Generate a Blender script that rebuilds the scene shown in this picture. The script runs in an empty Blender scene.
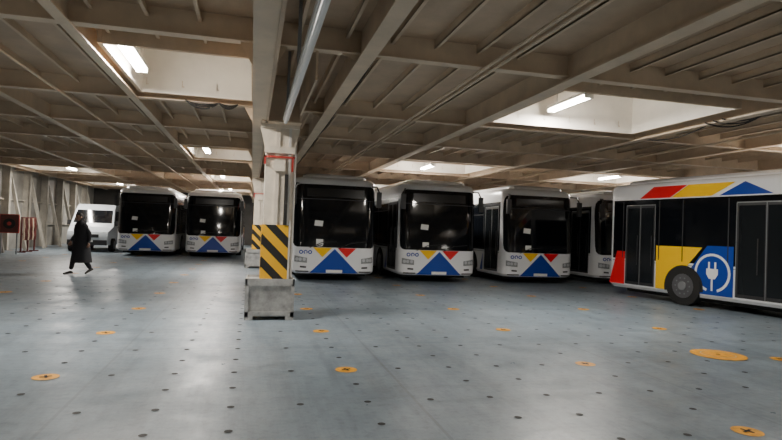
import bpy, math, random
from mathutils import Vector, Matrix
random.seed(4)
scene=bpy.context.scene
col=scene.collection

# ---------------- materials ----------------
def pmat(name,color,rough=0.5,metal=0.0,noise=0.0,nscale=3.0,emit=None,es=0.0,spec=0.5,ncol=None):
    m=bpy.data.materials.new(name); m.use_nodes=True
    nt=m.node_tree; b=nt.nodes['Principled BSDF']
    b.inputs['Base Color'].default_value=(*color,1); b.inputs['Roughness'].default_value=rough
    b.inputs['Metallic'].default_value=metal; b.inputs['Specular IOR Level'].default_value=spec
    if emit:
        b.inputs['Emission Color'].default_value=(*emit,1); b.inputs['Emission Strength'].default_value=es
    if noise>0:
        tc=nt.nodes.new('ShaderNodeTexCoord'); n=nt.nodes.new('ShaderNodeTexNoise')
        n.inputs['Scale'].default_value=nscale; n.inputs['Detail'].default_value=6; n.inputs['Roughness'].default_value=0.65
        nt.links.new(tc.outputs['Object'],n.inputs['Vector'])
        r=nt.nodes.new('ShaderNodeValToRGB'); r.color_ramp.elements[0].position=0.3; r.color_ramp.elements[1].position=0.7
        dark=ncol if ncol else tuple(c*(1-noise) for c in color)
        r.color_ramp.elements[0].color=(*dark,1)
        r.color_ramp.elements[1].color=(*[min(1,c*(1+noise*0.4)) for c in color],1)
        nt.links.new(n.outputs['Fac'],r.inputs['Fac']); nt.links.new(r.outputs['Color'],b.inputs['Base Color'])
    return m

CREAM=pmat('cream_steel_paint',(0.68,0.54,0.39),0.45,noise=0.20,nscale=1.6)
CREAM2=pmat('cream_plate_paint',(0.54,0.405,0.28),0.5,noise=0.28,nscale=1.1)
PILLAR=pmat('pillar_white_paint',(0.74,0.66,0.55),0.5,noise=0.2,nscale=4)
WELL=pmat('well_white_paint',(0.90,0.85,0.77),0.6,noise=0.08,nscale=2)
WALL=pmat('hull_paint',(0.34,0.33,0.30),0.6,noise=0.3,nscale=1.0)
HULLF=pmat('hull_frame_paint',(0.46,0.43,0.37),0.55,noise=0.3,nscale=2.0)
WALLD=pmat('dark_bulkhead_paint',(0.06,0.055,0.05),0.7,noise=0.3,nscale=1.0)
WHITE=pmat('bus_white',(0.80,0.81,0.83),0.22)
GLASS=pmat('tinted_glass',(0.004,0.005,0.007),0.07,spec=0.45)
GLASS2=pmat('door_glass',(0.010,0.012,0.014),0.14,spec=0.4)
BLACK=pmat('black_rubber',(0.012,0.012,0.012),0.75)
TRIM=pmat('dark_trim',(0.025,0.025,0.027),0.45)
RED=pmat('livery_red',(0.72,0.008,0.015),0.3)
YEL=pmat('livery_yellow',(0.95,0.55,0.0),0.3)
BLUE=pmat('livery_blue',(0.006,0.045,0.32),0.3)
LENS=pmat('headlamp_lens',(0.5,0.52,0.55),0.1)
GREY=pmat('grey_metal',(0.25,0.26,0.27),0.4,metal=0.3)
RIM=pmat('wheel_rim',(0.16,0.16,0.17),0.35,metal=0.6)
PAPER=pmat('paper',(0.75,0.75,0.72),0.8)
DISP=pmat('display_black',(0.01,0.01,0.01),0.3)
TUBE=pmat('fluorescent_tube',(1,1,1),0.5,emit=(1.0,0.93,0.82),es=85)
CABLE=pmat('cable_black',(0.02,0.018,0.016),0.6)
CONC=pmat('grey_box_paint',(0.40,0.40,0.39),0.7,noise=0.45,nscale=6)
DKYEL=pmat('deck_yellow',(0.85,0.38,0.01),0.5,noise=0.45,nscale=12)
HOLE=pmat('socket_black',(0.008,0.008,0.009),0.7)
REDP=pmat('red_paint',(0.50,0.05,0.04),0.5)
REDD=pmat('dull_red_paint',(0.13,0.03,0.025),0.6)
PIPE=pmat('pipe_white',(0.66,0.64,0.60),0.4)
TRAY=pmat('tray_white',(0.88,0.87,0.84),0.3)
COAT=pmat('coat_black',(0.010,0.010,0.013),0.9)
SKIN=pmat('skin',(0.28,0.16,0.11),0.6)
HAIR=pmat('hair_dark',(0.012,0.009,0.007),0.7)
SHOE=pmat('shoe_leather',(0.015,0.013,0.012),0.4)
BALL=pmat('fill_ball_glow',(0.9,0.9,0.9),0.5,emit=(1.0,0.95,0.86),es=1.5)  # glowing shell of the added fill lights

HAZ=bpy.data.materials.new('hazard_stripes'); HAZ.use_nodes=True
nt=HAZ.node_tree; b=nt.nodes['Principled BSDF']; b.inputs['Roughness'].default_value=0.5
tc=nt.nodes.new('ShaderNodeTexCoord'); sx=nt.nodes.new('ShaderNodeSeparateXYZ'); nt.links.new(tc.outputs['Object'],sx.inputs[0])
def mnode(nt,op,a,bv):
    n=nt.nodes.new('ShaderNodeMath'); n.operation=op
    for i,x in enumerate((a,bv)):
        if x is None: continue
        if isinstance(x,(int,float)): n.inputs[i].default_value=x
        else: nt.links.new(x,n.inputs[i])
    return n.outputs[0]
s=mnode(nt,'ADD',sx.outputs[2],sx.outputs[0]); s=mnode(nt,'ADD',s,sx.outputs[1]); s=mnode(nt,'MULTIPLY',s,2.6); s=mnode(nt,'FRACT',s,None); s=mnode(nt,'GREATER_THAN',s,0.48)
mx=nt.nodes.new('ShaderNodeMix'); mx.data_type='RGBA'; nt.links.new(s,mx.inputs[0]); mx.inputs[6].default_value=(0.012,0.012,0.012,1); mx.inputs[7].default_value=(0.80,0.43,0.01,1)
nt.links.new(mx.outputs[2],b.inputs['Base Color'])

# floor material
FL=bpy.data.materials.new('deck_floor_paint'); FL.use_nodes=True
nt=FL.node_tree; b=nt.nodes['Principled BSDF']
tc=nt.nodes.new('ShaderNodeTexCoord')
def nz(scale,detail,rough=0.6,stretch=None):
    n=nt.nodes.new('ShaderNodeTexNoise'); n.inputs['Scale'].default_value=scale; n.inputs['Detail'].default_value=detail; n.inputs['Roughness'].default_value=rough
    if stretch:
        mp=nt.nodes.new('ShaderNodeMapping'); mp.inputs['Scale'].default_value=stretch; nt.links.new(tc.outputs['Object'],mp.inputs['Vector']); nt.links.new(mp.outputs[0],n.inputs['Vector'])
    else: nt.links.new(tc.outputs['Object'],n.inputs['Vector'])
    return n.outputs['Fac']
def ramp(fac,p0,c0,p1,c1):
    r=nt.nodes.new('ShaderNodeValToRGB'); r.color_ramp.elements[0].position=p0; r.color_ramp.elements[1].position=p1
    r.color_ramp.elements[0].color=(*c0,1); r.color_ramp.elements[1].color=(*c1,1); nt.links.new(fac,r.inputs['Fac']); return r.outputs['Color']
def mult(a,bb,f=1.0):
    m=nt.nodes.new('ShaderNodeMix'); m.data_type='RGBA'; m.blend_type='MULTIPLY'; m.inputs[0].default_value=f
    nt.links.new(a,m.inputs[6]); nt.links.new(bb,m.inputs[7]); return m.outputs[2]
c=ramp(nz(0.35,9,0.75),0.36,(0.155,0.200,0.238),0.64,(0.245,0.298,0.345))
c2=ramp(nz(1.0,7,0.75,(3.0,0.22,1)),0.38,(0.66,0.66,0.66),0.53,(1,1,1))
c=mult(c,c2,0.6)
c4=ramp(nz(1.0,7,0.75,(0.3,2.2,1)),0.36,(0.72,0.72,0.71),0.48,(1,1,1))
c=mult(c,c4,0.55)
c3=ramp(nz(11,5,0.75),0.38,(0.68,0.68,0.67),0.5,(1,1,1)); c=mult(c,c3,0.6)
sx=nt.nodes.new('ShaderNodeSeparateXYZ'); nt.links.new(tc.outputs['Object'],sx.inputs[0])
def seam(o,period,off,w):
    a=mnode(nt,'ADD',o,off); a=mnode(nt,'DIVIDE',a,period); a=mnode(nt,'FRACT',a,None); return mnode(nt,'LESS_THAN',a,w/period)
sm=mnode(nt,'MAXIMUM',seam(sx.outputs[0],3.05,50.3,0.03),seam(sx.outputs[1],7.2,50.0,0.03))
m=nt.nodes.new('ShaderNodeMix'); m.data_type='RGBA'; f=mnode(nt,'MULTIPLY',sm,0.35); nt.links.new(f,m.inputs[0]); nt.links.new(c,m.inputs[6]); m.inputs[7].default_value=(0.08,0.09,0.09,1)
nt.links.new(m.outputs[2],b.inputs['Base Color'])
rr=nt.nodes.new('ShaderNodeMapRange'); nt.links.new(nz(1.3,6,0.7),rr.inputs[0]); rr.inputs[1].default_value=0.3; rr.inputs[2].default_value=0.7; rr.inputs[3].default_value=0.27; rr.inputs[4].default_value=0.5
nt.links.new(rr.outputs[0],b.inputs['Roughness'])
bp=nt.nodes.new('ShaderNodeBump'); bp.inputs['Strength'].default_value=0.2; bp.inputs['Distance'].default_value=0.02; nt.links.new(nz(4,6),bp.inputs['Height']); nt.links.new(bp.outputs[0],b.inputs['Normal'])

# ---------------- mesh builder ----------------
class MB:
    def __init__(s): s.v=[];s.f=[];s.m=[];s.mats=[]
    def mi(s,mat):
        if mat not in s.mats: s.mats.append(mat)
        return s.mats.index(mat)
    def add(s,vs,fs,mat):
        o=len(s.v); s.v+= [tuple(x) for x in vs]; k=s.mi(mat)
        for f in fs: s.f.append(tuple(i+o for i in f)); s.m.append(k)
    def box(s,x0,x1,y0,y1,z0,z1,mat):
        s.add([(x0,y0,z0),(x1,y0,z0),(x1,y1,z0),(x0,y1,z0),(x0,y0,z1),(x1,y0,z1),(x1,y1,z1),(x0,y1,z1)],
              [(0,3,2,1),(4,5,6,7),(0,1,5,4),(1,2,6,5),(2,3,7,6),(3,0,4,7)],mat)
    def poly(s,pts,mat): s.add(pts,[tuple(range(len(pts)))],mat)
    def cyl(s,p0,p1,r,mat,n=12,r2=None,cap=True):
        p0=Vector(p0);p1=Vector(p1);d=(p1-p0).normalized()
        a=d.orthogonal().normalized();b=d.cross(a); r2=r if r2 is None else r2
        vs=[];fs=[]
        for i in range(n):
            t=2*math.pi*i/n; q=a*math.cos(t)+b*math.sin(t); vs.append(p0+q*r); vs.append(p1+q*r2)
        for i in range(n):
            j=(i+1)%n; fs.append((2*i,2*j,2*j+1,2*i+1))
        if cap: fs.append(tuple(2*i for i in range(n))[::-1]); fs.append(tuple(2*i+1 for i in range(n)))
        s.add(vs,fs,mat)
    def tube(s,pts,r,mat,n=6):
        for a,b in zip(pts[:-1],pts[1:]): s.cyl(a,b,r,mat,n)
    def sphere(s,c,r,mat,nt=20,np_=12):
        vs=[(c[0]+r*math.sin(math.pi*j/np_)*math.cos(2*math.pi*i/nt),c[1]+r*math.sin(math.pi*j/np_)*math.sin(2*math.pi*i/nt),c[2]+r*math.cos(math.pi*j/np_)) for j in range(np_+1) for i in range(nt)]
        fs=[(j*nt+i,(j+1)*nt+i,(j+1)*nt+(i+1)%nt,j*nt+(i+1)%nt) for j in range(np_) for i in range(nt)]
        s.add(vs,fs,mat)
    def beam(s,p0,p1,w,h,mat,up=Vector((0,0,1))):
        p0=Vector(p0);p1=Vector(p1);d=(p1-p0).normalized(); a=d.cross(up).normalized(); c=a.cross(d)
        vs=[]
        for p in (p0,p1):
            for q in ((-1,-1),(1,-1),(1,1),(-1,1)): vs.append(p+a*q[0]*w/2+c*q[1]*h/2)
        s.add(vs,[(0,1,2,3),(7,6,5,4),(0,4,5,1),(1,5,6,2),(2,6,7,3),(3,7,4,0)],mat)
    def mesh(s,name,smooth=True):
        me=bpy.data.meshes.new(name); me.from_pydata(s.v,[],s.f)
        for m in s.mats: me.materials.append(m)
        me.polygons.foreach_set('material_index',s.m)
        if smooth:
            me.polygons.foreach_set('use_smooth',[True]*len(s.f)); me.set_sharp_from_angle(angle=math.radians(32))
        me.update(); return me
    def obj(s,name,parent=None,smooth=True,loc=(0,0,0),rz=0):
        o=bpy.data.objects.new(name,s.mesh(name,smooth)); col.objects.link(o); o.location=loc; o.rotation_euler=(0,0,rz)
        if parent: o.parent=parent
        return o

# ---------------- room ----------------
U0,U1,V0,V1=-11.5,17.5,-7.0,46.0
ZC=4.2; ZL=3.94
fl=MB(); fl.poly([(U0,V0,0),(U1,V0,0),(U1,V1,0),(U0,V1,0)],FL); floor=fl.obj('floor',smooth=False)

def disc(mb,x,y,z,r,mat,n=16,r0=0):
    if r0==0: mb.poly([(x+r*math.cos(2*math.pi*i/n),y+r*math.sin(2*math.pi*i/n),z) for i in range(n)],mat)
    else:
        vs=[];fs=[]
        for i in range(n):
            c_,s_=math.cos(2*math.pi*i/n),math.sin(2*math.pi*i/n); vs+=[(x+r0*c_,y+r0*s_,z),(x+r*c_,y+r*s_,z)]
        for i in range(n):
            j=(i+1)%n; fs.append((2*i,2*i+1,2*j+1,2*j))
        mb.add(vs,fs,mat)
lh=MB()
for i in range(-18,24):
    for j in range(-6,50):
        u=1.1+0.61*i; v=3.95+0.6*j
        if not(U0+.3<u<U1-.3 and V0+.3<v<V1-.3): continue
        if i%5==0 and j%4==0: continue
        if (i%5 in (1,4)) and j%2: continue
        disc(lh,u+random.uniform(-.01,.01),v,0.004,0.034,HOLE,10)
for i in range(-4,6):
    for j in range(-3,16):
        u=1.1+3.05*i; v=3.95+2.4*j
        if not(U0+.3<u<U1-.3 and V0+.3<v<V1-.3): continue
        disc(lh,u,v,0.004,0.125,DKYEL,18)
        for a in (0,90):
            ca,sa=math.cos(math.radians(a+20)),math.sin(math.radians(a+20))
            lh.poly([(u+ca*x-sa*y,v+sa*x+ca*y,0.008) for x,y in ((-.055,-.013),(.055,-.013),(.055,.013),(-.055,.013))],HOLE)
disc(lh,6.48,6.68,0.006,0.36,DKYEL,32); disc(lh,6.48,6.68,0.010,0.23,CREAM,24,0.215); disc(lh,6.48,6.68,0.010,0.03,HOLE,10)
lh.obj('deck_lashing_sockets',parent=floor,smooth=False)

holes=[]
for v in (-2.0,8.2,18.4,28.6,38.8):
    holes.append((-2.02,-0.10,v,v+2.75))
    holes.append((4.8,8.15,v-.05,v+2.75))
    holes.append((12.0,15.0,v,v+2.7))
for v in (-2.0,28.6,38.8): holes.append((-10.3,-7.4,v,v+2.5))
def inhole(u,v): return any(a<u<b and c<v<d for a,b,c,d in holes)
ce=MB()
us=sorted(set([U0,U1]+[h[0] for h in holes]+[h[1] for h in holes])); vs_=sorted(set([V0,V1]+[h[2] for h in holes]+[h[3] for h in holes]))
for a,b in zip(us[:-1],us[1:]):
    for c,d in zip(vs_[:-1],vs_[1:]):
        if inhole((a+b)/2,(c+d)/2): continue
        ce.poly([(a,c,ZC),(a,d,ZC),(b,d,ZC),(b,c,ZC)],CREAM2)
ZT=4.95
for a,b,c,d in holes:
    ce.poly([(a,c,ZL),(b,c,ZL),(b,c,ZT),(a,c,ZT)],WELL); ce.poly([(a,d,ZL),(b,d,ZL),(b,d,ZT),(a,d,ZT)],WELL)
    ce.poly([(a,c,ZL),(a,d,ZL),(a,d,ZT),(a,c,ZT)],WELL); ce.poly([(b,c,ZL),(b,d,ZL),(b,d,ZT),(b,c,ZT)],WELL)
    ce.poly([(a,c,ZT),(b,c,ZT),(b,d,ZT),(a,d,ZT)],WELL)
    n=int((b-a)/0.55)
    for k in range(1,n):
        u=a+(b-a)*k/n; ce.box(u-.015,u+.015,c,d,ZT-.2,ZT,CREAM)
    ce.box(a,b,(c+d)/2-.02,(c+d)/2+.02,ZT-.3,ZT,CREAM); ce.box(a,b,(c+d)/2-.07,(c+d)/2+.07,ZT-.32,ZT-.3,CREAM)
    t=.06
    e=.003
    ce.box(a-t,a-e,c-t,d+t,ZL,ZC,CREAM); ce.box(b+e,b+t,c-t,d+t,ZL,ZC,CREAM); ce.box(a,b,c-t,c-e,ZL,ZC,CREAM); ce.box(a,b,d+e,d+t,ZL,ZC,CREAM)
ceiling=ce.obj('ceiling',smooth=False)
bm_=MB()
rows=[]
for k in range(-2,5):
    for o in (7.3,11.3,14.4): rows.append(o+10.2*k)
rows=[r for r in rows if V0+.2<r<V1-.2]
for v in rows:
    bm_.box(U0,U1,v-.015,v+.015,3.9,ZC,CREAM); bm_.box(U0,U1,v-.08,v+.08,3.885,3.905,CREAM)
gird=[(-10.6,3.86,.16),(-7.0,3.86,.16),(-4.6,3.86,.16),(-2.2,3.86,.14),(0.06,3.38,.24),(1.32,3.74,.20),(4.35,3.80,.22),(8.5,3.84,.2),(11.6,3.86,.18),(15.3,3.86,.18)]
for u,zb,w in gird:
    bm_.box(u-.018,u+.018,V0,V1,zb+.02,ZC,CREAM); bm_.box(u-w/2,u+w/2,V0,V1,zb,zb+.025,CREAM)
bm_.box(.16,.20,V0,V1,3.36,ZC,CREAM2); bm_.box(.72,.75,7.3,11.3,3.50,ZC,CREAM); bm_.box(.10,.76,9.7,10.7,3.36,3.39,CREAM)
bm_.box(.20,.74,9.9,9.93,3.38,ZC,CREAM); bm_.box(.20,.74,10.5,10.53,3.38,ZC,CREAM)
bm_.box(.10,.66,21.6,22.6,3.36,3.39,CREAM)
u=U0+.4
while u<U1:
    if all(abs(u-g[0])>.22 for g in gird):
        edges=sorted(set(vs_))
        for c,d in zip(edges[:-1],edges[1:]):
            if not inhole(u,(c+d)/2):
                bm_.box(u-.008,u+.008,c,d,ZC-.12,ZC,CREAM); bm_.box(u-.008,u+.035,c,d,ZC-.125,ZC-.10,CREAM)
    u+=.61
for v in rows:
    for u,zb,w in gird:
        if zb>3.78: continue
        for sgn in (-1,1):
            x0=u+sgn*.02
            vs=[(x0,v-.01,3.9),(x0,v-.01,zb+.03),(x0+sgn*.28,v-.01,3.9)]
            bm_.poly(vs,CREAM); bm_.poly([(a,b+.02,c) for a,b,c in vs],CREAM)
bm_.obj('ceiling_beams',parent=ceiling,smooth=False)

def wall(name,pts,mat):
    w=MB(); w.poly(pts,mat); return w.obj(name,smooth=False)
wl=wall('wall_left',[(U0,V0,0),(U0,V1,0),(U0,V1,ZC),(U0,V0,ZC)],WALL)
wall('wall_right',[(U1,V0,0),(U1,V1,0),(U1,V1,ZC),(U1,V0,ZC)],WALL)
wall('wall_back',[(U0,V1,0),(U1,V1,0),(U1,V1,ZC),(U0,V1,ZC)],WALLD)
wall('wall_front',[(U0,V0,0),(U1,V0,0),(U1,V0,ZC),(U0,V0,ZC)],WALL)
fr=MB()
v=-5.5
while v<45:
    fr.box(U0,U0+.35,v-.02,v+.02,0,ZC,HULLF); fr.box(U0+.33,U0+.36,v-.1,v+.1,0,ZC,HULLF)
    fr.beam((U0+.2,v+.3,3.7),(U0+1.0,v+.3,0.0),.14,.12,HULLF,up=Vector((0,1,0)))
    v+=2.55
fr.box(U0,U0+.12,V0,V1,1.2,1.26,HULLF); fr.box(U0,U0+.12,V0,V1,2.4,2.46,HULLF)
fr.obj('hull_frames',parent=wl,smooth=False)

# ---------------- lamps ----------------
def lamp(u,v0,v1,z,power,top,r=.024):
    m=MB()
    m.box(u-.09,u+.09,v0,v1,z+.06,z+.11,PIPE)
    m.cyl((u-.05,v0+.04,z+.02),(u-.05,v1-.04,z+.02),r,TUBE,8); m.cyl((u+.05,v0+.04,z+.02),(u+.05,v1-.04,z+.02),r,TUBE,8)
    for y in (v0,v1-.03): m.box(u-.09,u+.09,y,y+.03,z-.01,z+.08,PIPE)
    for y in (v0+.25,v1-.25): m.cyl((u,y,z+.1),(u,y,top),.012,PIPE,6)
    o=m.obj('fluorescent_lamp',smooth=False)
    L=bpy.data.lights.new('tube_light','AREA'); L.shape='RECTANGLE'; L.size=.14; L.size_y=(v1-v0)-.1; L.energy=power; L.color=(1.0,.94,.86)
    lo=bpy.data.objects.new('tube_light',L); col.objects.link(lo); lo.location=(u,(v0+v1)/2,z-.02); lo.parent=o
    return o
for a,b,c,d in holes:
    z=4.2; pw=270; r=.026
    if abs(a+2.02)<.01: u=-1.84; vv=(c+.15,c+1.7); z=4.03; r=.032
    elif abs(a-4.8)<.01: u=6.0; vv=(c+1.15,c+2.55)
    else: u=(a+b)/2; vv=(c+.7,c+2.1)
    if c>15: z=3.98; u+=.3
    if c<0: pw=140
    lamp(u,vv[0],vv[1],z,pw,ZT,r)
def fill_ball(u,v,e,z=2.3):  # added fill light on a tripod, not part of the deck
    m=MB()
    m.sphere((0,0,z),.42,BALL); m.cyl((0,0,.5),(0,0,z-.4),.03,GREY,10)
    m.cyl((0,0,z-.44),(0,0,z-.36),.12,TRIM,14)
    for k in range(3):
        a=2*math.pi*k/3+.3; m.cyl((0,0,.8),(.6*math.cos(a),.6*math.sin(a),.02),.02,GREY,8)
        m.cyl((.6*math.cos(a),.6*math.sin(a),0),(.6*math.cos(a),.6*math.sin(a),.04),.04,TRIM,8)
    o=m.obj('added_fill_light',loc=(u,v,0))
    L=bpy.data.lights.new('fill_point_light','POINT'); L.shadow_soft_size=.44; L.energy=e; L.color=(1.0,.93,.83); L.specular_factor=.1
    lo=bpy.data.objects.new('fill_point_light',L); col.objects.link(lo); lo.location=(0,0,z); lo.parent=o
fill_ball(-7.5,-4.0,700); fill_ball(3.0,-5.0,750); fill_ball(14.0,-4.5,900)  # unseen, added behind the camera to brighten ceiling and bus fronts

# ---------------- city bus mesh ----------------
W=1.25; R=.3; L=12.0
def lean(z): return 0.0 if z<1 else .16*((z-1)/2)**1.3
def yf(x,z,w=W):
    ax=min(abs(x),w-1e-4); y=0
    if ax>w-R: dx=ax-(w-R); y=R-math.sqrt(max(0,R*R-dx*dx))
    return y-.06*(1-(ax/w)**2)+lean(z)
def ring(z,ins):
    w=W-ins; pts=[]
    xs=[]
    for i in range(7): a=math.radians(90*i/6); xs.append(-(w-R)-R*math.cos(a))
    for i in range(1,8): xs.append(-(w-R)+2*(w-R)*i/8)
    for i in range(7): a=math.radians(90-90*i/6); xs.append((w-R)+R*math.cos(a))
    for x in xs: pts.append((x,yf(x,z,w)+ins,z))
    r=.14
    for i in range(5):
        a=math.radians(90*i/4); pts.append((w-r+r*math.cos(a),L-ins-r+r*math.sin(a),z))
    for i in range(5):
        a=math.radians(90+90*i/4); pts.append((-(w-r)+r*math.cos(a),L-ins-r+r*math.sin(a),z))
    return pts
bus=MB()
levels=[(.24,.06),(.32,.0),(.6,0),(1.0,0),(1.4,0),(1.8,0),(2.2,0),(2.6,0),(2.98,0),(3.05,.03),(3.10,.09),(3.12,.2)]
rings=[ring(z,i) for z,i in levels]; n=len(rings[0])
vs=[p for r in rings for p in r]; fs=[]
for k in range(len(rings)-1):
    for i in range(n):
        j=(i+1)%n; fs.append((k*n+i,k*n+j,(k+1)*n+j,(k+1)*n+i))
fs.append(tuple(range(n))[::-1]); fs.append(tuple((len(rings)-1)*n+i for i in range(n)))
bus.add(vs,fs,WHITE)
pod=[(3.09,0.98,.26,11.7),(3.17,.97,.28,11.68),(3.23,.90,.38,11.6),(3.25,.80,.55,11.45)]
vs=[];fs=[]
for z,w,y0,y1 in pod:
    vs+=[(-w,y0+.2,z),(-w+.12,y0+.04,z),(-w*.5,y0-.02,z),(w*.5,y0-.02,z),(w-.12,y0+.04,z),(w,y0+.2,z),(w,y1-.1,z),(w-.1,y1,z),(-w+.1,y1,z),(-w,y1-.1,z)]
for k in range(3):
    for i in range(10):
        j=(i+1)%10; fs.append((k*10+i,k*10+j,(k+1)*10+j,(k+1)*10+i))
fs.append(tuple(30+i for i in range(10)))
bus.add(vs,fs,WHITE)
def patch(p00,p10,p11,p01,mat,n=8,m=4,off=.008):
    vs=[];fs=[]
    for j in range(m+1):
        for i in range(n+1):
            s_,t=i/n,j/m
            x=(1-s_)*(1-t)*p00[0]+s_*(1-t)*p10[0]+s_*t*p11[0]+(1-s_)*t*p01[0]
            z=(1-s_)*(1-t)*p00[1]+s_*(1-t)*p10[1]+s_*t*p11[1]+(1-s_)*t*p01[1]
            vs.append((x*(1+off*.8),yf(x,z)-off,z))
    for j in range(m):
        for i in range(n):
            a=j*(n+1)+i; fs.append((a,a+1,a+n+2,a+n+1))
    bus.add(vs,fs,mat)
zz=[1.02,1.05,1.12,1.3,1.8,2.3,2.6,2.76,2.85,2.89]; ww=[1.10,1.17,1.21,1.225,1.225,1.225,1.215,1.195,1.15,1.06]
vs=[];fs=[];NX=28
for z,w in zip(zz,ww):
    for i in range(NX+1):
        s_=-math.cos(math.pi*i/NX)*.35+ (-1+2*i/NX)*.65
        x=w*s_; vs.append((x*1.006,yf(x,z)-.010,z))
for j in range(len(zz)-1):
    for i in range(NX):
        a=j*(NX+1)+i; fs.append((a,a+1,a+NX+2,a+NX+1))
bus.add(vs,fs,GLASS)
patch((-.85,2.52),(.85,2.52),(.85,2.78),(-.85,2.78),DISP,12,2,.016)
patch((-1.15,2.44),(1.15,2.44),(1.15,2.465),(-1.15,2.465),TRIM,20,1,.014)
patch((-.72,.26),(.72,.26),(0,.98),(0,.98),BLUE,12,6,.012)
def tri(a,b,c_,mat,off=.012): patch(a,b,c_,c_,mat,6,5,off)
tri((-.64,1.01),(-.08,1.01),(-.36,.73),YEL); tri((.08,1.01),(.64,1.01),(.36,.73),RED)
patch((-1.12,.285),(-.75,.285),(-.75,.32),(-1.12,.32),TRIM,6,1,.012); patch((.75,.285),(1.12,.285),(1.12,.32),(.75,.32),TRIM,6,1,.012)
patch((-.24,.27),(.24,.27),(.24,.36),(-.24,.36),PAPER,6,1,.02)
for sg in (-1,1):
    a,b_=(.80,1.16)
    patch((sg*a,.55),(sg*b_,.58),(sg*b_,.76),(sg*a,.70),GREY,8,2,.012)
    for cx in (.88,1.0,1.09):
        q=[]
        for i in range(12):
            t=2*math.pi*i/12; x=sg*cx+.045*math.cos(t); z=.655+.05*math.sin(t); q.append((x*1.01,yf(x,z)-.02,z))
        bus.poly(q,LENS)
    patch((sg*.82,.40),(sg*1.0,.41),(sg*1.0,.46),(sg*.82,.45),TRIM,4,1,.012)
for k,cx in enumerate((-.98,-.85,-.72)):
    for i in range(14):
        if k==1 and i in (10,11): continue
        t0,t1=2*math.pi*i/14,2*math.pi*(i+1)/14
        q=[]
        for r_,t in ((.06,t0),(.06,t1),(.03,t1),(.03,t0)):
            x=cx+r_*math.cos(t); z=.87+r_*math.sin(t); q.append((x*1.01,yf(x,z)-.014,z))
        bus.poly(q,BLUE)
patch((-.55,1.12),(-.35,1.12),(-.35,1.26),(-.55,1.26),PAPER,2,1,.02)
patch((-.62,1.66),(-.38,1.64),(-.36,1.80),(-.60,1.82),PAPER,2,1,.02)
for x0 in (-.75,.12):
    bus.tube([(x0,yf(x0,1.0)-.04,1.0),(x0+.35,yf(x0+.35,1.2)-.04,1.16),(x0+.8,yf(x0+.8,1.25)-.035,1.2)],.012,TRIM,5)
for sg in (-1,1):
    bus.tube([(sg*1.12,.12,2.90),(sg*1.20,-.14,2.88),(sg*1.27,-.20,2.70)],.022,TRIM,6)
    bus.box(min(sg*1.19,sg*1.33),max(sg*1.19,sg*1.33),-.26,-.17,2.26,2.72,TRIM)
def side(pts,mat,off,sg=-1):
    q=[(sg*(W+off),y,z) for y,z in pts]
    bus.poly(q,mat)
for sg in (-1,1):
    side([(.42,1.05),(11.85,1.05),(11.85,2.66),(.42,2.66)],GLASS,.006,sg)
    for y in (1.75,3.2,4.6,6.0,7.0,8.4,9.6,10.3,11.5): side([(y-.015,1.08),(y+.015,1.08),(y+.015,2.62),(y-.015,2.62)],TRIM,.010,sg)
    side([(1.8,2.25),(6.6,2.25),(6.6,2.27),(1.8,2.27)],TRIM,.010,sg)
    side([(.4,.98),(11.85,.98),(11.85,1.0),(.4,1.0)],GREY,.004,sg)
    T=lambda t:12-t
    side([(T(1.05),2.69),(T(2.0),2.69),(T(2.50),2.99),(T(1.5),2.99)],RED,.007,sg)
    side([(T(2.03),2.69),(T(3.15),2.69),(T(3.75),2.99),(T(2.53),2.99)],YEL,.007,sg)
    side([(T(3.35),2.69),(T(4.6),2.69),(T(3.97),2.99)],BLUE,.007,sg)
    side([(T(0.03),.34),(T(.58),.34),(T(.58),1.25),(T(.30),1.25)],RED,.007,sg)
    side([(T(1.62),.34),(T(2.0),.34),(T(2.95),1.45),(T(1.62),1.45)],YEL,.008,sg)
    side([(T(2.2),.34),(T(3.74),.34),(T(3.74),1.50),(T(3.08),1.50)],BLUE,.009,sg)
    cy,cz=T(3.22),.86; X=lambda o: sg*(W+o)
    for i in range(30):
        if 21<=i<=23: continue
        t0,t1=2*math.pi*i/30,2*math.pi*(i+1)/30
        bus.poly([(X(.013),cy+r_*math.cos(t),cz+r_*math.sin(t)) for r_,t in ((.46,t0),(.46,t1),(.40,t1),(.40,t0))],WHITE)
    side([(cy-.15,cz-.03),(cy-.08,cz-.14),(cy+.08,cz-.14),(cy+.15,cz-.03),(cy+.15,cz+.1),(cy-.15,cz+.1)],WHITE,.013,sg)
    for dy in (-.08,.08): side([(cy+dy-.024,cz+.1),(cy+dy+.024,cz+.1),(cy+dy+.024,cz+.26),(cy+dy-.024,cz+.26)],WHITE,.013,sg)
    side([(cy-.024,cz-.42),(cy+.024,cz-.42),(cy+.024,cz-.12),(cy-.024,cz-.12)],WHITE,.013,sg)
    side([(1.75,.34),(2.0,.34),(1.75,.95)],BLUE,.008,sg)
    for wy in (2.75,9.55):
        q=[(wy+.55*math.cos(math.radians(a)),.44+.55*math.sin(math.radians(a))) for a in range(-12,193,9)]
        side(q,BLACK,.014,sg)
        bus.cyl((sg*1.0,wy,.48),(sg*1.275,wy,.48),.48,BLACK,28)
        bus.cyl((sg*1.27,wy,.48),(sg*1.283,wy,.48),.30,RIM,24)
        bus.cyl((sg*1.28,wy,.48),(sg*1.31,wy,.48),.11,GREY,14)
        for i in range(10):
            t=2*math.pi*i/10; bus.cyl((sg*1.28,wy+.2*math.cos(t),.48+.2*math.sin(t)),(sg*1.295,wy+.2*math.cos(t),.48+.2*math.sin(t)),.02,GREY,6)
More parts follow.
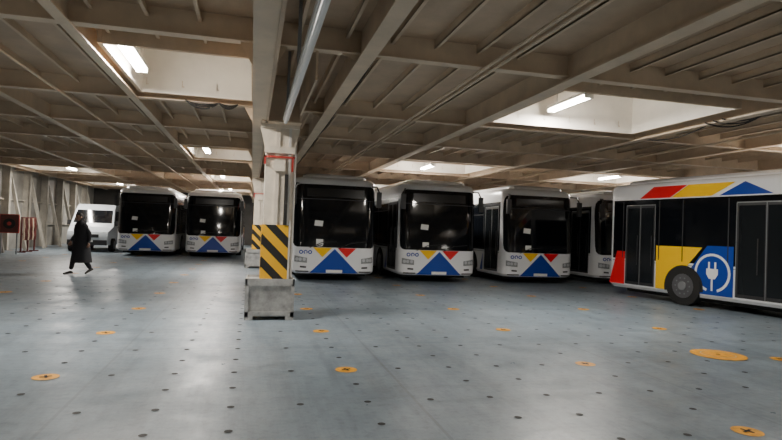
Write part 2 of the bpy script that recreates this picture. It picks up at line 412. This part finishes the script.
for y0,y1 in ((.5,1.6),(6.85,8.2),(10.42,11.38)):
    side([(y0,.36),(y1,.36),(y1,2.52),(y0,2.52)],TRIM,.014)
    ym=(y0+y1)/2
    for a,b_ in ((y0+.05,ym-.03),(ym+.03,y1-.05)):
        side([(a,.44),(b_,.44),(b_,2.44),(a,2.44)],GLASS2,.019)
        bus.cyl((-(W+.03),(a+b_)/2-.15,.9),(-(W+.03),(a+b_)/2-.15,1.7),.012,TRIM,6)
    for y in (y0,y1,ym): side([(y-.008,.36),(y+.008,.36),(y+.008,2.5),(y-.008,2.5)],GREY,.022)
    side([(y0,2.5),(y1,2.5),(y1,2.525),(y0,2.525)],GREY,.022)
bus.box(-1.05,1.05,L,L+.012,1.5,2.6,GLASS); bus.box(-1.15,-.98,L,L+.015,.7,1.3,REDP); bus.box(.98,1.15,L,L+.015,.7,1.3,REDP)
bus.box(-.8,.8,L,L+.012,.5,1.2,TRIM)
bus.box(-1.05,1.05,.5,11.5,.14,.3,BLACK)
bmesh_=bus.mesh('city_bus')
def addbus(u,v,rz=0):
    o=bpy.data.objects.new('city_bus',bmesh_); col.objects.link(o); o.location=(u,v,0); o.rotation_euler=(0,0,rz); return o
addbus(2.42,16.79); addbus(5.70,16.79); addbus(9.18,16.79); addbus(12.56,16.79)
addbus(13.34,2.71,math.radians(10))
addbus(-1.76,27.94); addbus(-4.72,27.94)

# ---------------- columns ----------------
def column(u,v,zt=3.36):
    m=MB()
    bx0,bx1,by0,by1=-.49,.33,-.40,.42
    m.box(bx0+.03,bx1-.03,by0+.03,by1-.03,.06,.66,CONC)
    for a,b_ in ((bx0,bx0+.14),(bx1-.14,bx1)): m.box(a,b_,by0,by1,0,.08,CONC)
    m.box(bx0,bx1,by0,by0+.03,.58,.70,CONC); m.box(bx0,bx1,by1-.03,by1,.58,.70,CONC); m.box(bx0,bx0+.03,by0,by1,.58,.70,CONC); m.box(bx1-.03,bx1,by0,by1,.58,.70,CONC)
    for x in (bx0,bx1-.06): m.box(x,x+.06,by0,by0+.04,.05,.6,CONC)
    m.box(bx0,bx1,by0,by0+.035,.08,.14,CONC)
    w=.235
    m.box(-w,w,-.23,-.205,.6,zt,PILLAR); m.box(-w,w,.205,.23,.6,zt,PILLAR); m.box(-.02,.02,-.205,.205,.6,zt,PILLAR)
    m.box(-w,-w+.03,-.2,.2,.6,zt,PILLAR)
    m.box(-.07,.0,-.255,-.23,1.6,zt,PILLAR); m.box(.15,.19,-.26,-.23,1.6,zt,PIPE)
    m.box(-.25,.2,-.262,-.235,.66,1.62,HAZ); m.box(-.26,-.237,-.23,.23,.66,1.62,HAZ); m.box(.2,.23,-.26,-.232,.62,1.7,PIPE)
    m.box(-.33,.33,-.27,.27,zt-.06,zt,PILLAR)
    for sg in (-1,1):
        m.poly([(sg*w,-.22,zt-.06),(sg*.34,-.22,zt-.06),(sg*w,-.22,zt-.5)],PILLAR)
        m.poly([(sg*w,-.19,zt-.06),(sg*.34,-.19,zt-.06),(sg*w,-.19,zt-.5)],PILLAR)
    m.box(-.26,.26,-.275,-.24,2.78,2.81,REDP); m.box(.21,.24,-.275,-.24,2.55,2.81,REDP); m.box(-.26,-.23,-.275,-.24,2.66,2.81,REDP)
    m.box(-.26,.26,-.28,-.24,2.86,2.98,PILLAR)
    m.box(-.1,.1,-.29,-.25,2.55,2.75,PILLAR)
    m.cyl((.27,-.1,.7),(.27,-.1,zt),.025,PIPE,8)
    m.box(.10,.16,-.28,-.24,1.62,2.5,CABLE)
    return m.obj('steel_pillar',loc=(u,v,0),smooth=False)
column(.42,10.2); column(.28,22.1)

# ---------------- pipes & cables ----------------
p=MB()
p.box(.40,.49,2.0,8.9,3.24,3.30,TRAY); p.cyl((.445,2.0,3.22),(.445,8.9,3.22),.03,TRAY,8)
for v in (2.5,4.5,6.5,8.5): p.box(.425,.465,v-.02,v+.02,3.28,ZC,GREY)
p.obj('cable_tray',parent=ceiling)
c_=MB()
def sag(p0,p1,s_,r=.018,n=10):
    p0=Vector(p0);p1=Vector(p1); pts=[]
    for i in range(n+1):
        t=i/n; q=p0.lerp(p1,t); q.z-=4*s_*t*(1-t); pts.append(q)
    c_.tube(pts,r,CABLE,6)
for a in range(3):
    sag((-1.3,11.2-.03*a,3.90),(-.7,11.2,3.90),.06+.04*a,.014); sag((-.7,11.2,3.9),(-.35,11.2,3.9),.10-.03*a,.014)
    sag((8.3,8.6+.2*a,3.86),(9.6,9.0,4.1),.06+.04*a,.014)
sag((8.5,9.2,3.85),(8.6,11.0,3.85),.1,.014)
for k in range(4): sag((1.5,7.3+k*3.4,3.88),(1.5,7.3+(k+1)*3.4,3.88),.05,.012)
c_.obj('hanging_cables',parent=ceiling)
pp=MB()
for u,z in ((3.0,3.98),(3.12,3.98),(-3.4,3.98),(10.2,3.98)): pp.cyl((u,V0,z-.13),(u,V1,z-.13),.025,CREAM,8)
pp.obj('ceiling_pipes',parent=ceiling)

# ---------------- white van ----------------
vn=MB()
prof=[(0.05,.35),(-.02,.75),(.08,1.0),(.75,1.25),(1.35,2.15),(1.7,2.38),(5.0,2.42),(5.3,2.3),(5.4,1.2),(5.4,.35)]
hw=1.0
vl=[];
for sg in (-1,1):
    for y,z in prof:
        w=hw-(.0 if z<1.2 else .13*(z-1.2)/1.2); 
        if y<.2: w-=.1
        vl.append((sg*w,y,z))
k=len(prof); fs=[tuple(range(k)),tuple(range(k,2*k))[::-1]]
for i in range(k):
    j=(i+1)%k; fs.append((i,j,k+j,k+i))
VW=pmat('van_white',(0.50,0.54,0.57),0.3)
vn.add(vl,fs,VW)
def vp(x,t,off=.012):
    y=.80+.5*t; z=1.29+.78*t; return (x*(1-.07*t),y-off,z+off)
vn.poly([vp(-.9,0),vp(.9,0),vp(.88,1),vp(-.88,1)],GLASS)
for sg in (-1,1):
    vn.poly([(sg*1.005,1.0,1.3),(sg*1.005,2.1,1.3),(sg*.93,2.1,2.05),(sg*.94,1.45,2.05)],GLASS)
    vn.poly([(sg*.7,.03,.8),(sg*.88,.05,.8),(sg*.88,.09,1.0),(sg*.66,.06,1.0)],LENS)
    vn.box(min(sg*1.0,sg*1.2),max(sg*1.0,sg*1.2),1.0,1.08,1.3,1.55,TRIM)
    for wy in (.95,4.3):
        vn.cyl((sg*.8,wy,.34),(sg*1.02,wy,.34),.34,BLACK,20); vn.cyl((sg*1.015,wy,.34),(sg*1.03,wy,.34),.2,RIM,16)
vn.box(-.88,.88,-.03,.05,.35,.6,TRIM); vn.box(-.5,.5,-.035,.05,.72,.88,TRIM); vn.box(-.26,.26,-.05,-.02,.5,.6,PAPER)
vn.obj('white_van',loc=(-7.75,30.2,0))

# ---------------- left-side equipment ----------------
fb=MB()
fb.box(-.35,.35,-.12,.12,.9,1.7,REDP); fb.box(-.32,.32,-.14,-.12,.93,1.67,REDD); fb.cyl((0,-.15,1.3),(0,-.19,1.3),.22,CABLE,18); fb.cyl((0,-.19,1.3),(0,-.2,1.3),.08,REDP,12)
fb.box(-.3,-.26,-.1,.1,0,.9,GREY); fb.box(.26,.3,-.1,.1,0,.9,GREY)
fb.obj('fire_hose_cabinet',loc=(-10.0,27.2,0),rz=.25)
rk=MB()
for x in (-.8,0,.8):
    rk.box(x-.03,x+.03,-.03,.03,0,1.6,REDD); rk.box(x-.03,x+.03,-.2,.2,0,.05,REDD)
rk.box(-.8,.8,-.03,.03,1.54,1.6,REDD); rk.box(-.8,.8,-.03,.03,.8,.85,REDD)
for i in range(9):
    x=-.7+.175*i; pts=[(x,-.05,1.55)]
    for j in range(5): pts.append((x+random.uniform(-.03,.03),-.06-.02*(j%2),1.55-.2*(j+1)))
    rk.tube(pts,.035,REDD if i%3 else CREAM,6)
rk.obj('lashing_chain_rack',loc=(-10.0,29.3,0),rz=math.radians(90))

# ---------------- person ----------------
per=bpy.data.objects.new('walking_man',None); col.objects.link(per); per.location=(-4.80,18.14,0); per.rotation_euler=(0,0,math.radians(194.3+25))
def skin(name,verts,edges,mat,sub=2):
    me=bpy.data.meshes.new(name); me.from_pydata([v[:3] for v in verts],edges,[]); me.materials.append(mat)
    o=bpy.data.objects.new(name,me); col.objects.link(o); o.parent=per
    md=o.modifiers.new('skin','SKIN')
    for i,v in enumerate(verts):
        r=v[3]; r=(r,r) if not isinstance(r,tuple) else r
        me.skin_vertices[0].data[i].radius=r; me.skin_vertices[0].data[i].use_root=(i==0)
    md.use_smooth_shade=True
    s_=o.modifiers.new('sub','SUBSURF'); s_.levels=sub; s_.render_levels=sub
    return o
V=[(0,0,.94,.13),(0.01,0,1.12,.13),(.02,0,1.32,.14),(.03,0,1.45,.09),(.045,0,1.53,.058),(.06,0,1.60,.058),
   (.0,-.09,.88,.11),(.15,-.10,.50,.085),(.22,-.10,.12,.060),
   (0,.09,.88,.11),(-.03,.10,.49,.085),(-.25,.10,.14,.060),
   (.02,-.17,1.42,.075),(.03,-.26,1.16,.066),(.18,-.26,.96,.048),
   (.02,.17,1.42,.075),(-.10,.26,1.17,.066),(-.08,.27,.92,.048)]
E=[(0,1),(1,2),(2,3),(3,4),(4,5),(0,6),(6,7),(7,8),(0,9),(9,10),(10,11),(3,12),(12,13),(13,14),(3,15),(15,16),(16,17)]
skin('body',V,E,COAT)
def hand(name,w,d,side_):
    w=Vector(w); d=Vector(d).normalized(); sd=Vector((d.z,0,-d.x)).normalized()
    vv=[(*w,.024),(*(w+d*.05),.028),(*(w+d*.085),.026)]; ee=[(0,1),(1,2)]
    inn=Vector((0,-side_,0))
    for k,(o_,ln) in enumerate(((-.03,.062),(-.01,.075),(.01,.07),(.03,.055))):
        b0=w+d*.09+sd*o_; b1=b0+d*ln*.5+inn*.008; b2=b0+d*ln*.85+inn*.03
        i=len(vv); vv+=[(*b0,.010),(*b1,.009),(*b2,.007)]; ee+=[(2,i),(i,i+1),(i+1,i+2)]
    b0=w+d*.045+sd*.035+inn*.01; b1=b0+d*.03+sd*.018+inn*.01; b2=b1+d*.03+inn*.01
    i=len(vv); vv+=[(*b0,.012),(*b1,.010),(*b2,.008)]; ee+=[(1,i),(i,i+1),(i+1,i+2)]
    skin(name,vv,ee,SKIN,1)
hand('right_hand',(.18,-.26,.96),(.35,0,-.8),-1)
hand('left_hand',(-.08,.27,.92),(.1,0,-1),1)
ct=MB()
prof=[(1.53,.045,.085,.085),(1.48,.035,.125,.165),(1.42,.02,.16,.25),(1.30,.02,.18,.26),(1.15,.01,.185,.25),(1.0,.0,.20,.25),(.85,.0,.22,.255),(.65,.0,.245,.26),(.50,-.01,.26,.265),(.34,-.02,.275,.27)]
N=28; vs=[];fs=[]
for k,(z,cx,rx,ry) in enumerate(prof):
    for i in range(N):
        t=2*math.pi*i/N; f_=1+ (.05*math.sin(5*t+1)*max(0,(1.0-z)))
        vs.append((cx+rx*math.cos(t)*f_,ry*math.sin(t)*f_,z))
for k in range(len(prof)-1):
    for i in range(N):
        j=(i+1)%N; fs.append((k*N+i,(k+1)*N+i,(k+1)*N+j,k*N+j))
ct.add(vs,fs,COAT)
ct.obj('long_coat',parent=per)
hd=MB()
def headpt(th,ph,s_=1.0):
    x=math.sin(ph)*math.cos(th); y=math.sin(ph)*math.sin(th); z=math.cos(ph)
    X=.098*x; Y=.076*y; Z=.12*z
    if z<0: X*=1-.18*(-z) ; Y*=1-.35*(-z); X+=.018*(-z)
    return (.075+X*s_,Y*s_,1.655+Z*s_)
NT,NP=24,14; vs=[headpt(2*math.pi*i/NT,math.pi*j/NP) for j in range(NP+1) for i in range(NT)]
fs=[(j*NT+i,(j+1)*NT+i,(j+1)*NT+(i+1)%NT,j*NT+(i+1)%NT) for j in range(NP) for i in range(NT)]
hd.add(vs,fs,SKIN)
vs=[]
for j in range(10):
    for i in range(NT):
        th=2*math.pi*i/NT; lim=math.radians(62 if math.cos(th)>.45 else (95 if math.cos(th)>-.1 else 128))
        vs.append(headpt(th,lim*j/9,1.09))
fs=[(j*NT+i,(j+1)*NT+i,(j+1)*NT+(i+1)%NT,j*NT+(i+1)%NT) for j in range(9) for i in range(NT)]
hd.add(vs,fs,HAIR)
hd.add([(.168,-.014,1.63),(.168,.014,1.63),(.192,0,1.628),(.168,0,1.672),(.16,0,1.62)],[(0,2,3),(2,1,3),(0,4,2),(4,1,2)],SKIN)
for sg in (-1,1):
    hd.cyl((.075,sg*.070,1.65),(.07,sg*.09,1.652),.03,SKIN,12,r2=.024)
    hd.cyl((.158,sg*.03,1.66),(.166,sg*.03,1.66),.010,HAIR,10); hd.box(.155,.167,sg*.03-.016,sg*.03+.016,1.677,1.683,HAIR)
hd.box(.155,.164,-.022,.022,1.588,1.594,REDP)
hd.obj('head',parent=per)
sh=MB()
def shoe(ax,ay,az,tx,tz):
    a=Vector((ax,ay,az)); t=Vector((tx,ay,tz)); d=(t-a).normalized(); up=Vector((0,1,0)).cross(d)*-1
    if up.z<0: up=-up
    secs=[(-.05,.032,.05),(0,.04,.07),(.08,.045,.06),(.16,.048,.04),(.20,.03,.025)]
    vs=[];fs=[];n=10
    for s_,w,h in secs:
        for i in range(n):
            an=2*math.pi*i/n; c0=a+d*s_; vs.append(c0+Vector((0,1,0))*w*math.cos(an)+up*(h*max(0,math.sin(an))+.0+.015*min(0,math.sin(an))))
    for k in range(4):
        for i in range(n):
            j=(i+1)%n; fs.append((k*n+i,k*n+j,(k+1)*n+j,(k+1)*n+i))
    fs.append(tuple(range(n))); fs.append(tuple(4*n+i for i in range(n)))
    sh.add(vs,fs,SHOE)
shoe(.22,-.10,.03,.42,.016); shoe(-.27,.10,.11,-.11,.02)
sh.obj('shoes',parent=per)

# ---------------- world & camera ----------------
w=bpy.data.worlds.new('world'); scene.world=w; w.use_nodes=True
w.node_tree.nodes['Background'].inputs[0].default_value=(.02,.022,.025,1)
cam=bpy.data.cameras.new('camera'); cam.lens=26; cam.sensor_width=36; cam.clip_start=.05; cam.clip_end=200
co=bpy.data.objects.new('camera',cam); col.objects.link(co)
yaw=math.radians(13.8); pit=math.radians(1.03); rol=math.radians(2.06)
F=Vector((math.sin(yaw)*math.cos(pit),math.cos(yaw)*math.cos(pit),math.sin(pit)))
R0=Vector((math.cos(yaw),-math.sin(yaw),0)); U_=R0.cross(F)
cu=U_*math.cos(rol)-R0*math.sin(rol); cr=R0*math.cos(rol)+U_*math.sin(rol)
M=Matrix((cr,cu,-F)).transposed().to_4x4(); M.translation=Vector((0,0,1.6)); co.matrix_world=M
scene.camera=co
